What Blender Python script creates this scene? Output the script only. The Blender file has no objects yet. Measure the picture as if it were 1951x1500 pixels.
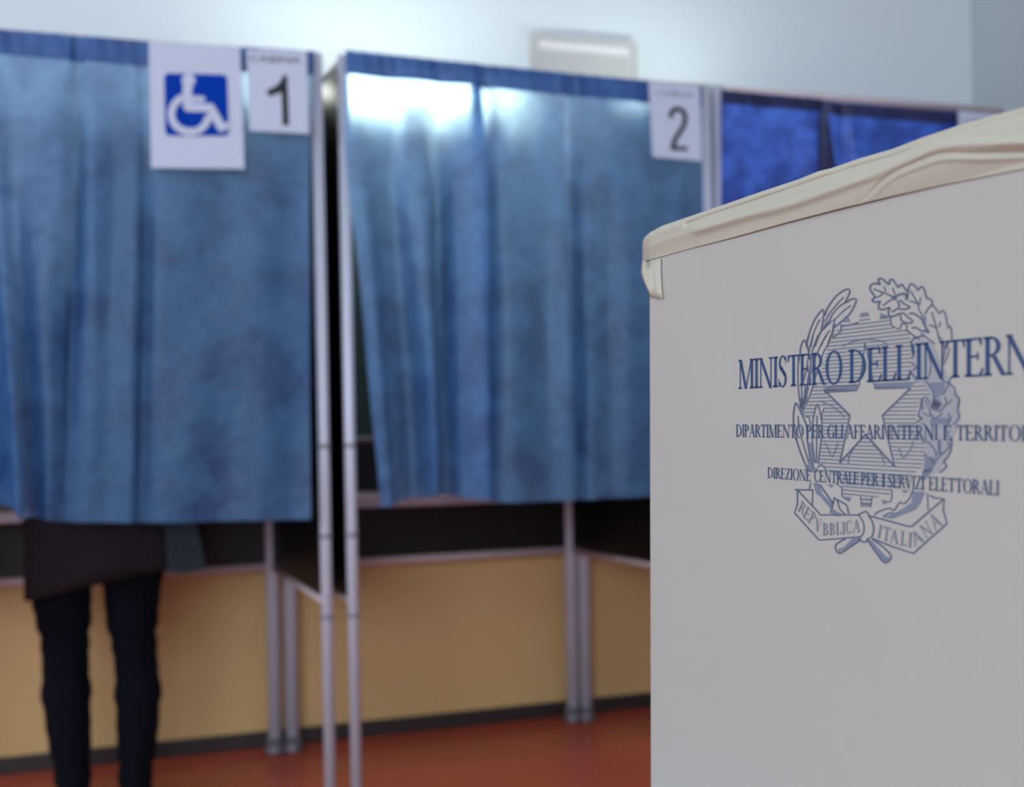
import bpy, bmesh, math, random
from mathutils import Vector, Matrix
random.seed(7)
C = bpy.context.scene.collection
PI = math.pi

# ------------------------------------------------------------------ camera
FPX, CX, CY, EYE, ROLL = 2000.0, 975.5, 795.0, 1.06, 0.019
cam_d = bpy.data.cameras.new('camera'); cam = bpy.data.objects.new('camera', cam_d); C.objects.link(cam)
cam_d.sensor_fit = 'HORIZONTAL'; cam_d.sensor_width = 36.0; cam_d.lens = 36.0 * FPX / 1951.0
cam_d.shift_y = (CY - 750.0) / 1951.0
cam_d.clip_start = 0.02; cam_d.clip_end = 50
cr, sr = math.cos(ROLL), math.sin(ROLL)
AXR, AXU, AXF = Vector((1, 0, 0)), Vector((0, 0, 1)), Vector((0, 1, 0))
cxv = cr * AXR - sr * AXU; cyv = sr * AXR + cr * AXU
M = Matrix((cxv, cyv, -AXF)).transposed().to_4x4(); M.translation = Vector((0, 0, EYE))
cam.matrix_world = M
cam_d.dof.use_dof = True; cam_d.dof.focus_distance = 0.705; cam_d.dof.aperture_fstop = 5.3
bpy.context.scene.camera = cam

# ------------------------------------------------------------------ world, exposure
sc = bpy.context.scene
w = bpy.data.worlds.new('world'); sc.world = w; w.use_nodes = True
bg = w.node_tree.nodes['Background']; bg.inputs[0].default_value = (0.75, 0.87, 1.0, 1); bg.inputs[1].default_value = 0.6
sc.view_settings.view_transform = 'Standard'; sc.view_settings.look = 'None'
sc.view_settings.gamma = 1.0; sc.view_settings.use_curve_mapping = False
sc.view_settings.exposure = 0.0
sc.cycles.use_denoising = True
sc.cycles.max_bounces = 10; sc.cycles.transparent_max_bounces = 12
sc.cycles.sample_clamp_indirect = 6.0

def area(name, loc, target, sx, sy, power, col):
    l = bpy.data.lights.new(name, 'AREA'); l.shape = 'RECTANGLE'; l.size = sx; l.size_y = sy
    l.energy = power; l.color = col
    o = bpy.data.objects.new(name, l); C.objects.link(o); o.location = loc
    o.rotation_euler = (Vector(target) - Vector(loc)).to_track_quat('-Z', 'Y').to_euler()
    return o
# daylight entering through the tall windows of the left wall and of the wall behind the camera
area('window_daylight', (-3.95, -0.3, 1.95), (0.5, 0.9, 1.2), 3.4, 1.5, 88, (0.78, 0.90, 1.0))
area('window_daylight_rear', (-0.6, -3.4, 2.0), (0.0, 2.5, 1.7), 3.2, 1.5, 128, (0.80, 0.91, 1.0))

# ------------------------------------------------------------------ helpers
def ray(px, py):
    u = (px - CX) / FPX; v = -(py - CY) / FPX
    return (cxv * u + cyv * v + AXF).normalized()
def hit(px, py, p, n):
    o = Vector((0, 0, EYE)); r = ray(px, py)
    return o + r * ((p - o).dot(n) / r.dot(n))
def lin(c):
    c = c / 255.0
    return c / 12.92 if c <= 0.04045 else ((c + 0.055) / 1.055) ** 2.4
def rgb(r, g, b): return (lin(r), lin(g), lin(b), 1)

def mat(name, col, rough=0.6, metal=0.0, noise=0.0, nscale=8.0, bump=0.0, bscale=30.0, spec=0.5):
    m = bpy.data.materials.new(name); m.use_nodes = True
    nt = m.node_tree; b = nt.nodes['Principled BSDF']
    b.inputs['Base Color'].default_value = col; b.inputs['Roughness'].default_value = rough
    b.inputs['Metallic'].default_value = metal; b.inputs['Specular IOR Level'].default_value = spec
    tc = nt.nodes.new('ShaderNodeTexCoord')
    if noise > 0:
        n = nt.nodes.new('ShaderNodeTexNoise'); n.inputs['Scale'].default_value = nscale; n.inputs['Detail'].default_value = 5
        r = nt.nodes.new('ShaderNodeMapRange'); r.inputs[3].default_value = 1 - noise; r.inputs[4].default_value = 1 + noise
        mx = nt.nodes.new('ShaderNodeMix'); mx.data_type = 'RGBA'; mx.blend_type = 'MULTIPLY'; mx.inputs[0].default_value = 1
        mx.inputs[6].default_value = col
        nt.links.new(tc.outputs['Object'], n.inputs['Vector']); nt.links.new(n.outputs[0], r.inputs[0])
        nt.links.new(r.outputs[0], mx.inputs[7]); nt.links.new(mx.outputs[2], b.inputs['Base Color'])
    if bump > 0:
        n = nt.nodes.new('ShaderNodeTexNoise'); n.inputs['Scale'].default_value = bscale; n.inputs['Detail'].default_value = 6
        bp = nt.nodes.new('ShaderNodeBump'); bp.inputs['Strength'].default_value = bump; bp.inputs['Distance'].default_value = 0.01
        nt.links.new(tc.outputs['Object'], n.inputs['Vector']); nt.links.new(n.outputs[0], bp.inputs['Height'])
        nt.links.new(bp.outputs[0], b.inputs['Normal'])
    return m

def curtain_mat(name, dark, light, trans, see, scale=9.0, tint=0.5):
    m = bpy.data.materials.new(name); m.use_nodes = True; nt = m.node_tree
    for n in list(nt.nodes): nt.nodes.remove(n)
    out = nt.nodes.new('ShaderNodeOutputMaterial'); tc = nt.nodes.new('ShaderNodeTexCoord')
    n1 = nt.nodes.new('ShaderNodeTexNoise'); n1.inputs['Scale'].default_value = scale; n1.inputs['Detail'].default_value = 8; n1.inputs['Roughness'].default_value = 0.62
    n1.inputs['Distortion'].default_value = 0.4
    nt.links.new(tc.outputs['Object'], n1.inputs['Vector'])
    rp = nt.nodes.new('ShaderNodeMapRange'); rp.inputs[1].default_value = 0.38; rp.inputs[2].default_value = 0.62
    nt.links.new(n1.outputs[0], rp.inputs[0])
    mx = nt.nodes.new('ShaderNodeMix'); mx.data_type = 'RGBA'; mx.inputs[6].default_value = dark; mx.inputs[7].default_value = light
    nt.links.new(rp.outputs[0], mx.inputs[0])
    d = nt.nodes.new('ShaderNodeBsdfDiffuse'); t = nt.nodes.new('ShaderNodeBsdfTranslucent'); g = nt.nodes.new('ShaderNodeBsdfGlossy')
    tr = nt.nodes.new('ShaderNodeBsdfRefraction'); tr.inputs['Roughness'].default_value = 0.85; tr.inputs['IOR'].default_value = 1.32
    g.inputs['Roughness'].default_value = 0.45; g.inputs['Color'].default_value = (0.8, 0.9, 1, 1)
    nt.links.new(mx.outputs[2], d.inputs[0])
    mt = nt.nodes.new('ShaderNodeMix'); mt.data_type = 'RGBA'; mt.inputs[0].default_value = tint; mt.inputs[7].default_value = (0.85, 0.97, 1, 1)
    nt.links.new(mx.outputs[2], mt.inputs[6]); nt.links.new(mt.outputs[2], t.inputs[0])
    tr.inputs[0].default_value = (0.62, 0.86, 1, 1)
    a = nt.nodes.new('ShaderNodeMixShader'); a.inputs[0].default_value = trans
    nt.links.new(d.outputs[0], a.inputs[1]); nt.links.new(t.outputs[0], a.inputs[2])
    b = nt.nodes.new('ShaderNodeMixShader'); b.inputs[0].default_value = 0.05
    nt.links.new(a.outputs[0], b.inputs[1]); nt.links.new(g.outputs[0], b.inputs[2])
    # thin spots of the non-woven cloth let some light straight through
    sp = nt.nodes.new('ShaderNodeMapRange'); sp.inputs[1].default_value = 0.35; sp.inputs[2].default_value = 0.75
    sp.inputs[3].default_value = see * 0.6; sp.inputs[4].default_value = see * 1.4
    nt.links.new(n1.outputs[0], sp.inputs[0])
    c = nt.nodes.new('ShaderNodeMixShader'); nt.links.new(sp.outputs[0], c.inputs[0])
    nt.links.new(b.outputs[0], c.inputs[1]); nt.links.new(tr.outputs[0], c.inputs[2])
    n2 = nt.nodes.new('ShaderNodeTexNoise'); n2.inputs['Scale'].default_value = 25; n2.inputs['Detail'].default_value = 5
    bp = nt.nodes.new('ShaderNodeBump'); bp.inputs['Strength'].default_value = 0.35; bp.inputs['Distance'].default_value = 0.01
    nt.links.new(tc.outputs['Object'], n2.inputs['Vector']); nt.links.new(n2.outputs[0], bp.inputs['Height'])
    nt.links.new(bp.outputs[0], d.inputs['Normal']); nt.links.new(bp.outputs[0], g.inputs['Normal'])
    nt.links.new(c.outputs[0], out.inputs[0])
    return m

def emis(name, col, s):
    m = bpy.data.materials.new(name); m.use_nodes = True; nt = m.node_tree
    b = nt.nodes['Principled BSDF']; b.inputs['Base Color'].default_value = (0.9, 0.9, 0.9, 1)
    b.inputs['Emission Color'].default_value = col; b.inputs['Emission Strength'].default_value = s
    return m

def obj(name, bm, m=None, parent=None, smooth=False, recalc=True):
    if recalc: bmesh.ops.recalc_face_normals(bm, faces=bm.faces)
    me = bpy.data.meshes.new(name); bm.to_mesh(me); bm.free()
    o = bpy.data.objects.new(name, me); C.objects.link(o)
    if m: me.materials.append(m)
    if smooth:
        for p in me.polygons: p.use_smooth = True
    if parent:
        o.parent = parent; o.matrix_parent_inverse = Matrix.Translation(-parent.location)
    return o
def tag(o, label, cat, group=None):
    o['label'] = label; o['category'] = cat
    if group: o['group'] = group
    return o
def thing(name, loc, label, cat, group=None):
    o = bpy.data.objects.new(name, None); C.objects.link(o); o.location = loc; o.empty_display_size = 0.05
    return tag(o, label, cat, group)
def struct(name, bm, m, parent=None, smooth=False):
    o = obj(name, bm, m, parent, smooth)
    if not parent: o['kind'] = 'structure'
    return o

def add_hexa(bm, b4, t4):
    vs = [bm.verts.new(p) for p in list(b4) + list(t4)]
    for f in ((0, 1, 2, 3), (7, 6, 5, 4), (0, 4, 5, 1), (1, 5, 6, 2), (2, 6, 7, 3), (3, 7, 4, 0)):
        bm.faces.new([vs[i] for i in f])
def add_slab(bm, a, b, z0, z1, th, side=0.0):
    """upright slab standing on the line a-b (XY), thickness th"""
    a, b = Vector(a[:2]), Vector(b[:2]); d = (b - a).normalized(); n = Vector((-d.y, d.x))
    o0 = n * (side - th / 2); o1 = n * (side + th / 2)
    q = [a + o0, b + o0, b + o1, a + o1]
    add_hexa(bm, [(p.x, p.y, z0) for p in q], [(p.x, p.y, z1) for p in q])
def add_tube(bm, pts, rs, seg=16, cap=True):
    pts = [Vector(p) for p in pts]
    if not hasattr(rs, '__len__'): rs = [rs] * len(pts)
    rings = []; up = Vector((0, 0, 1))
    d0 = (pts[1] - pts[0]).normalized()
    x = d0.orthogonal().normalized()
    for i, p in enumerate(pts):
        d = (pts[min(i + 1, len(pts) - 1)] - pts[max(i - 1, 0)]).normalized()
        x = (x - d * x.dot(d)).normalized(); y = d.cross(x)
        rings.append([bm.verts.new(p + (x * math.cos(2 * PI * k / seg) + y * math.sin(2 * PI * k / seg)) * rs[i]) for k in range(seg)])
    for a, b in zip(rings, rings[1:]):
        for k in range(seg): bm.faces.new((a[k], a[(k + 1) % seg], b[(k + 1) % seg], b[k]))
    if cap:
        bm.faces.new(rings[0][::-1]); bm.faces.new(rings[-1])
def add_rings(bm, rings, cap=True):
    vs = [[bm.verts.new(p) for p in r] for r in rings]; n = len(vs[0])
    for a, b in zip(vs, vs[1:]):
        for k in range(n): bm.faces.new((a[k], a[(k + 1) % n], b[(k + 1) % n], b[k]))
    if cap: bm.faces.new(vs[0][::-1]); bm.faces.new(vs[-1])
def bevel(o, wdt=0.003, seg=2):
    md = o.modifiers.new('bevel', 'BEVEL'); md.width = wdt; md.segments = seg; md.limit_method = 'ANGLE'; md.angle_limit = 0.6
    return o
def cr_interp(vals, x):
    """vals sampled uniformly on 0..1, Catmull-Rom"""
    n = len(vals) - 1; t = min(max(x, 0), 0.99999) * n; i = int(t); f = t - i
    g = lambda k: vals[min(max(k, 0), n)]
    a, b, c, d = g(i - 1), g(i), g(i + 1), g(i + 2)
    return 0.5 * ((2 * b) + (c - a) * f + (2 * a - 5 * b + 4 * c - d) * f * f + (3 * b - a - 3 * c + d) * f ** 3)
def smooth_line(pts, k=6):
    out = []; n = len(pts)
    if n < 3: return list(pts)
    for i in range(n - 1):
        for j in range(k):
            f = (i + j / k) / (n - 1)
            out.append((cr_interp([p[0] for p in pts], f), cr_interp([p[1] for p in pts], f)))
    out.append(pts[-1]); return out
def pl(pts, x):
    if x <= pts[0][0]: return pts[0][1] + (x - pts[0][0]) * (pts[1][1] - pts[0][1]) / (pts[1][0] - pts[0][0])
    for (a, b), (c, d) in zip(pts, pts[1:]):
        if x <= c: return b + (x - a) * (d - b) / (c - a)
    a, b = pts[-2]; c, d = pts[-1]
    return d + (x - c) * (d - b) / (c - a)

# ------------------------------------------------------------------ materials
alu = mat('brushed_aluminium', rgb(202, 210, 228), 0.45, 0.15, noise=0.04, nscale=60)
alu_joint = mat('tube_joint', rgb(135, 135, 148), 0.5, 0.2)
rail_m = mat('painted_rail', rgb(205, 190, 195), 0.5, 0.1)
panel_m = mat('black_laminate', rgb(7, 5, 8), 0.42, noise=0.15, nscale=20, spec=0.3)
desk_m = mat('desk_laminate', rgb(185, 160, 170), 0.45, noise=0.05)
shoe_m = mat('foot_metal', rgb(120, 115, 125), 0.4, 0.5)
white_m = mat('white_plastic', rgb(215, 216, 218), 0.5, noise=0.02)
grey_m = mat('grey_plastic', rgb(196, 199, 200), 0.5)
paper_m = mat('white_paper', rgb(196, 208, 232), 0.75, noise=0.02, nscale=12)
ink_black = mat('black_print', rgb(22, 30, 32), 0.7)
ink_blue = mat('blue_print', rgb(0, 58, 170), 0.8, spec=0.1)
ink_grey = mat('grey_print', rgb(110, 118, 140), 0.7)
card_m = mat('white_cardboard', rgb(172, 172, 168), 0.72, noise=0.02, nscale=6, bump=0.12, bscale=14)
band_m = mat('cream_tape', rgb(178, 177, 163), 0.5, noise=0.02, nscale=9, bump=0.06, bscale=30)
ink_navy = mat('navy_print', rgb(30, 66, 112), 0.7)
ink_slate = mat('slate_print', rgb(86, 96, 124), 0.7)
ink_pale = mat('pale_slate_print', rgb(112, 122, 142), 0.7)
ink_wash = mat('wash_print', rgb(150, 155, 160), 0.7)
curt_a = curtain_mat('blue_nonwoven', rgb(28, 92, 170), rgb(92, 166, 240), 0.56, 0.38, 9.0, 0.32)
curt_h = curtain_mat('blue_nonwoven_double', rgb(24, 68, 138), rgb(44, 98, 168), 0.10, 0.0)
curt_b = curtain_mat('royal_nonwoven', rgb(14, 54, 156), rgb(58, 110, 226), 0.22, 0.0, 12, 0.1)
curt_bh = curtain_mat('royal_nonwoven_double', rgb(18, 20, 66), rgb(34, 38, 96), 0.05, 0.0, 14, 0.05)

# ------------------------------------------------------------------ layout lines
DIR = Vector((0.9588, 0.284, 0)); NRM = Vector((-0.284, 0.9588, 0))      # along the row of booths / away from the camera
TOP = 2.0
P_FRONT = Vector((-0.503, 2.68, 0))
b0 = hit(545, 1432, Vector((0, 0, 0)), Vector((0, 0, 1)))
P_BACK = Vector((b0.x, b0.y, 0))
P_WALL = P_BACK + NRM * 0.075
def on(px, py, base): q = hit(px, py, base, NRM); return Vector((q.x, q.y, 0))

# ------------------------------------------------------------------ room shell
def wall_paint():
    m = bpy.data.materials.new('two_tone_wall_paint'); m.use_nodes = True; nt = m.node_tree; b = nt.nodes['Principled BSDF']
    b.inputs['Roughness'].default_value = 0.6
    tc = nt.nodes.new('ShaderNodeTexCoord'); sx = nt.nodes.new('ShaderNodeSeparateXYZ'); nt.links.new(tc.outputs['Object'], sx.inputs[0])
    g = nt.nodes.new('ShaderNodeMath'); g.operation = 'GREATER_THAN'; g.inputs[1].default_value = 1.3; nt.links.new(sx.outputs[2], g.inputs[0])
    n = nt.nodes.new('ShaderNodeTexNoise'); n.inputs['Scale'].default_value = 2.2; n.inputs['Detail'].default_value = 3; nt.links.new(tc.outputs['Object'], n.inputs['Vector'])
    tan = nt.nodes.new('ShaderNodeMix'); tan.data_type = 'RGBA'; tan.inputs[6].default_value = rgb(206, 164, 110); tan.inputs[7].default_value = rgb(214, 182, 126)
    nt.links.new(n.outputs[0], tan.inputs[0])
    mx = nt.nodes.new('ShaderNodeMix'); mx.data_type = 'RGBA'; mx.inputs[7].default_value = rgb(226, 238, 245)
    nt.links.new(g.outputs[0], mx.inputs[0]); nt.links.new(tan.outputs[2], mx.inputs[6]); nt.links.new(mx.outputs[2], b.inputs['Base Color'])
    return m
wallp = wall_paint(); white_wall = mat('white_wall', rgb(214, 220, 226), 0.7, noise=0.02, nscale=2)
floor_m = mat('terracotta_floor', rgb(180, 80, 56), 0.26, noise=0.10, nscale=3.0, bump=0.03, bscale=60)
ceil_m = mat('ceiling_paint', rgb(226, 228, 230), 0.8)
cw = hit(1850, 60, P_WALL, NRM); CORNER = Vector((cw.x, cw.y, 0))
WL = CORNER - DIR * 6.6
FR_R = CORNER - NRM * 8.2; FR_L = WL - NRM * 8.2
H_ROOM = 3.3
bm = bmesh.new()
q = [FR_L - DIR * .3 - NRM * .3, FR_R + DIR * .3 - NRM * .3, CORNER + DIR * .3 + NRM * .3, WL - DIR * .3 + NRM * .3]
add_hexa(bm, [(p.x, p.y, -0.1) for p in q], [(p.x, p.y, 0) for p in q]); struct('floor', bm, floor_m)
bm = bmesh.new(); add_hexa(bm, [(p.x, p.y, H_ROOM) for p in q], [(p.x, p.y, H_ROOM + .1) for p in q]); struct('ceiling', bm, ceil_m)
bm = bmesh.new(); add_slab(bm, WL, CORNER + DIR * .2, 0, H_ROOM, 0.2, 0.1); struct('wall_back', bm, wallp)
bm = bmesh.new(); add_slab(bm, FR_R, CORNER, 0, H_ROOM, 0.2, -0.1); struct('wall_right', bm, mat('pale_grey_wall', rgb(184, 194, 200), 0.7, noise=0.02, nscale=2))
# left wall and rear wall with window openings
def wall_windows(name, a, b, side, openings, n0):
    d = (b - a).normalized(); L = (b - a).length
    bm = bmesh.new(); x = 0; z0, z1 = 1.1, 2.9
    for (s, e) in openings:
        add_slab(bm, a + d * x, a + d * s, 0, H_ROOM, 0.2, side)
        add_slab(bm, a + d * s, a + d * e, 0, z0, 0.2, side); add_slab(bm, a + d * s, a + d * e, z1, H_ROOM, 0.2, side); x = e
    add_slab(bm, a + d * x, b, 0, H_ROOM, 0.2, side); struct(name, bm, white_wall)
    for k, (s, e) in enumerate(openings):
        bm = bmesh.new(); t = 0.06
        add_slab(bm, a + d * s, a + d * (s + t), z0, z1, 0.06, side); add_slab(bm, a + d * (e - t), a + d * e, z0, z1, 0.06, side)
        add_slab(bm, a + d * (s + t), a + d * (e - t), z0, z0 + t, 0.06, side); add_slab(bm, a + d * (s + t), a + d * (e - t), z1 - t, z1, 0.06, side)
        m_ = (s + e) / 2; add_slab(bm, a + d * (m_ - t / 2), a + d * (m_ + t / 2), z0 + t, z1 - t, 0.06, side)
        struct('window_%d' % (n0 + k), bm, white_m)
wall_windows('wall_left', WL, FR_L, -0.1, [(1.2, 3.4), (4.2, 6.4)], 1)
wall_windows('wall_front', FR_L, FR_R, -0.1, [(0.9, 2.9), (3.7, 5.7)], 3)
base_m = mat('dark_skirting', rgb(44, 34, 36), 0.5, noise=0.1)
bm = bmesh.new(); add_slab(bm, WL + DIR * .01, CORNER - DIR * .001, 0, 0.052, 0.012, -0.0065); bevel(struct('baseboard_back', bm, base_m))

# chalkboard behind the booths
cb = on(90, 800, P_WALL - NRM * .02); ce = on(1290, 800, P_WALL - NRM * .02)
kb = thing('chalkboard', tuple((cb + ce) / 2 + Vector((0, 0, .97))), 'dark green chalkboard with a grey frame on the wall behind the booths', 'chalkboard')
d2 = (ce - cb).normalized()
bm = bmesh.new(); add_slab(bm, cb + d2 * .03, ce - d2 * .03, 1.0, 1.97, .012, -0.006); obj('writing_surface', bm, mat('chalkboard_green', rgb(30, 58, 54), 0.55, noise=0.15, nscale=4), kb)
bm = bmesh.new()
for a_, b_, z0, z1 in ((cb, ce, .975, 1.005), (cb, ce, 1.965, 1.99), (cb, cb + d2 * .03, 1.005, 1.965), (ce - d2 * .03, ce, 1.005, 1.965)):
    add_slab(bm, a_, b_, z0, z1, .026, -0.001)
obj('frame', bm, mat('board_frame', rgb(168, 172, 180), .4, .3), kb)

# fluorescent lamps on the wall above the board, hidden behind the curtains from here
tube_m = emis('fluorescent_tube', (0.93, 1.0, 0.90, 1), 52.0)
def wall_lamp(px0, px1, z, label):
    a = on(px0, 230, P_WALL - NRM * .33); b = on(px1, 230, P_WALL - NRM * .33); mid = (a + b) / 2
    t = thing('fluorescent_lamp', (mid.x, mid.y, z), label, 'lamp', 'fluorescent lamps above the chalkboard')
    bm = bmesh.new(); add_slab(bm, a, b, z - .02, z + .02, .018, .036); bevel(obj('housing', bm, white_m, t))
    for f in (.15, .85):
        p = a.lerp(b, f); bm = bmesh.new(); add_tube(bm, [p + NRM * .045 + Vector((0, 0, z)), p + NRM * .329 + Vector((0, 0, z))], .009, 12); obj('bracket', bm, white_m, t, True)
    bm = bmesh.new(); d = (b - a).normalized()
    add_tube(bm, [a + d * .03 + Vector((0, 0, z)), b - d * .03 + Vector((0, 0, z))], .013, 12); obj('tube', bm, tube_m, t, True)
    for p in (a, b - d * .03):
        bm = bmesh.new(); add_slab(bm, p, p + d * .03, z - .022, z + .022, .05, .012); bevel(obj('end_socket', bm, white_m, t))
wall_lamp(470, 965, 2.055, 'white fluorescent tube lamp glowing behind the curtains of booths 1 and 2')
wall_lamp(1190, 1440, 2.05, 'white fluorescent tube lamp glowing near the gap between booths 2 and 3')

# small framed box on the wall
def wq(px, py, off=0.0): return hit(px, py, P_WALL - NRM * off, NRM)
pa, pb = wq(1006, 76), wq(1206, 92)
zt, zb = (pa.z + pb.z) / 2 + .012, (pa.z + pb.z) / 2 - .20
a2, b2 = Vector((pa.x, pa.y, 0)), Vector((pb.x, pb.y, 0)); dd = (b2 - a2).normalized()
t = thing('wall_box', ((a2.x + b2.x) / 2, (a2.y + b2.y) / 2, zb), 'small white framed box on the wall above the curtain of booth 2', 'wall box')
bm = bmesh.new(); add_slab(bm, a2 + dd * .008, b2 - dd * .008, zb + .008, zt - .008, .024, -.013); bevel(obj('casing', bm, white_m, t), .006)
bm = bmesh.new()
for s, e, z0, z1 in ((a2, b2, zt - .016, zt), (a2, b2, zb, zb + .016), (a2, a2 + dd * .018, zb + .016, zt - .016), (b2 - dd * .018, b2, zb + .016, zt - .016)):
    add_slab(bm, s, e, z0, z1, .032, -.017)
obj('frame', bm, grey_m, t)
bm = bmesh.new(); add_slab(bm, a2 + dd * .03, b2 - dd * .03, zb + .02, zt - .055, .004, -.0275); obj('cover_panel', bm, grey_m, t)
bm = bmesh.new(); add_slab(bm, a2 + dd * .03, b2 - dd * .03, zt - .047, zt - .024, .004, -.0275); obj('slot_strip', bm, mat('bright_strip', rgb(240, 242, 244), .4), t)

# ceiling luminaires over the room (off frame)
lum = emis('ceiling_diffuser', (0.95, 0.98, 1.0, 1), 5.0)
for k, (s, e) in enumerate(((-1.7, 2.6), (0.9, 2.6), (-1.7, 4.9), (0.9, 4.9))):
    p = CORNER - DIR * 2.9 + DIR * s - NRM * e
    t = thing('ceiling_lamp', (p.x, p.y, H_ROOM), 'flat white ceiling lamp', 'ceiling lamp', 'ceiling lamps')
    bm = bmesh.new(); add_slab(bm, p - DIR * .6, p + DIR * .6, H_ROOM - .06, H_ROOM - .001, .32); obj('housing', bm, white_m, t)
    bm = bmesh.new(); add_slab(bm, p - DIR * .57, p + DIR * .57, H_ROOM - .07, H_ROOM - .061, .28); obj('diffuser', bm, lum, t)

# ------------------------------------------------------------------ booths
def add_post(bm, p, z0, z1, r): add_tube(bm, [(p.x, p.y, z0), (p.x, p.y, z1)], r, 20)
def booth(FL, FR, BL, BR, label):
    c = (FL + FR + BL + BR) / 4
    t = thing('voting_booth', (c.x, c.y, 0), label, 'voting booth', 'row of voting booths')
    for p, r, front in ((FL, .0145, 1), (FR, .0145, 1), (BL, .021, 0), (BR, .021, 0)):
        bm = bmesh.new(); add_post(bm, p, 0.02, TOP - .001, r); po = obj('post', bm, alu, t, True)
        if front:
            for z in (.995, .765, .558):
                bm = bmesh.new(); add_post(bm, p, z - .006, z + .006, r + .0022); obj('joint_ring', bm, alu_joint, po)
        bm = bmesh.new()
        add_tube(bm, [(p.x, p.y, 0.0), (p.x, p.y, .014), (p.x, p.y, .018), (p.x, p.y, .05)], [.034, .034, r + .008, r + .005], 20)
        obj('foot', bm, shoe_m, po, True)
    def rail(a, b, z, r=.012, name='rail', m=rail_m):
        d = (b - a).normalized(); bm = bmesh.new()
        add_tube(bm, [(a + d * .014) + Vector((0, 0, z)), (b - d * .014) + Vector((0, 0, z))], r, 12); obj(name, bm, m, t, True)
    rail(FL, FR, TOP - .013); rail(BL, BR, TOP - .013); rail(FL, BL, TOP - .013); rail(FR, BR, TOP - .013)
    rail(BL, BR, .595, .014); rail(FL, BL, .592, .008); rail(FR, BR, .592, .008)
    rail(BL, BR, .99, .008, 'rail', mat_red)
    bm = bmesh.new(); d = (BR - BL).normalized(); add_slab(bm, BL + d * .018, BR - d * .018, .607, .982, .014); obj('back_panel', bm, panel_m, t)
    for a, b, sd_ in ((FL, BL, .006), (FR, BR, -.006)):
        d = (b - a).normalized(); bm = bmesh.new(); add_slab(bm, a + d * .017, b - d * .018, .604, TOP - .028, .014, sd_); obj('side_panel', bm, panel_m, t)
    # writing desk, front edge bowed
    bm = bmesh.new(); n = 16; top = []; L = BL * .965 + BR * .035; R = BL * .035 + BR * .965
    fl, fr = BL.lerp(FL, .34), BR.lerp(FR, .34); fl = fl.lerp(fr, .03); fr = fr.lerp(fl, .03)
    back = [L - NRM * .012, R - NRM * .012]
    edge = [fr.lerp(fl, k / n) - NRM * (.03 * math.sin(PI * k / n)) for k in range(n + 1)]
    pts = back + edge
    lo = [bm.verts.new((p.x, p.y, .793)) for p in pts]; hi = [bm.verts.new((p.x, p.y, .823)) for p in pts]
    bm.faces.new(lo); bm.faces.new(hi[::-1])
    for k in range(len(pts)): bm.faces.new((lo[k], lo[(k + 1) % len(pts)], hi[(k + 1) % len(pts)], hi[k]))
    bevel(obj('desk_shelf', bm, desk_m, t), .003)
    return t
mat_red = mat('brown_rail', rgb(110, 70, 70), .5)
F1R, F2L = on(617, 850, P_FRONT), on(667, 850, P_FRONT)
F2R, F3L = on(1345, 200, P_FRONT), on(1366.5, 200, P_FRONT)
W12 = (F2R - F2L).length
F1L = F1R - DIR * W12; F3R = on(1916, 222, P_FRONT)
B1R, B2L = on(521, 1250, P_BACK), on(555, 1250, P_BACK)
B2R, B3L = on(1085, 1000, P_BACK), on(1114, 1212, P_BACK)
B1L = B1R - DIR * (B2R - B2L).length; B3R = F3R + NRM * ((P_BACK - P_FRONT).dot(NRM)) - DIR * .03
booth(F1L, F1R, B1L, B1R, 'voting booth number 1 at the left with a person inside')
booth(F2L, F2R, B2L, B2R, 'voting booth number 2 in the middle, empty')
booth(F3L, F3R, B3L, B3R, 'voting booth at the right, partly behind the white ballot box')

# ------------------------------------------------------------------ curtains
def curtain(controls, ytop, ybot, m, mh, label, hem=.053, offs=.03, nv=64, ks=7, gain=1.0):
    """controls: ([x at 5 heights], [depth towards the viewer at 5 heights]); heights are spread evenly from hem to top"""
    base = P_FRONT - NRM * offs
    n = len(controls); N = (n - 1) * ks
    def point(s, v, extra=0.0):
        xs = [cr_interp(c[0], v) for c in controls]; ds = [cr_interp(c[1], v) for c in controls]
        x = cr_interp(xs, s); dp = cr_interp(ds, s)
        yt = pl(ytop, x); yb = pl(ybot, x)
        P = hit(x, yt + (yb - yt) * v, base, NRM)
        k = min(1, v * 6 + .12)
        rip = .0022 * math.sin(37 * s + 3 * v) * math.sin(9 * v + 11 * s) * min(1, 6 * v)
        if v < .07: rip += .0016 * math.sin(160 * s) * (1 - v / .07)
        return P - NRM * (dp * gain * k + extra + rip)
    def sheet(v0, v1, rows, extra):
        bm = bmesh.new()
        g = [[bm.verts.new(point(i / N, v0 + (v1 - v0) * j / rows, extra)) for i in range(N + 1)] for j in range(rows + 1)]
        for j in range(rows):
            for i in range(N): bm.faces.new((g[j][i], g[j + 1][i], g[j + 1][i + 1], g[j][i + 1]))
        return bm
    p0 = point(.5, 1)
    t = thing('booth_curtain', (p0.x, p0.y, p0.z), label, 'curtain', 'blue booth curtains')
    obj('fabric', sheet(0, 1, nv, 0), m, t, True, False)
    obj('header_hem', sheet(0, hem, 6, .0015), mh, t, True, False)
    return t, base
def c5(*x): return list(x)
def cc(x, d): 
    x = x if hasattr(x, '__len__') else [x] * 5
    d = d if hasattr(d, '__len__') else [d] * 5
    return (x, d)
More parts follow.
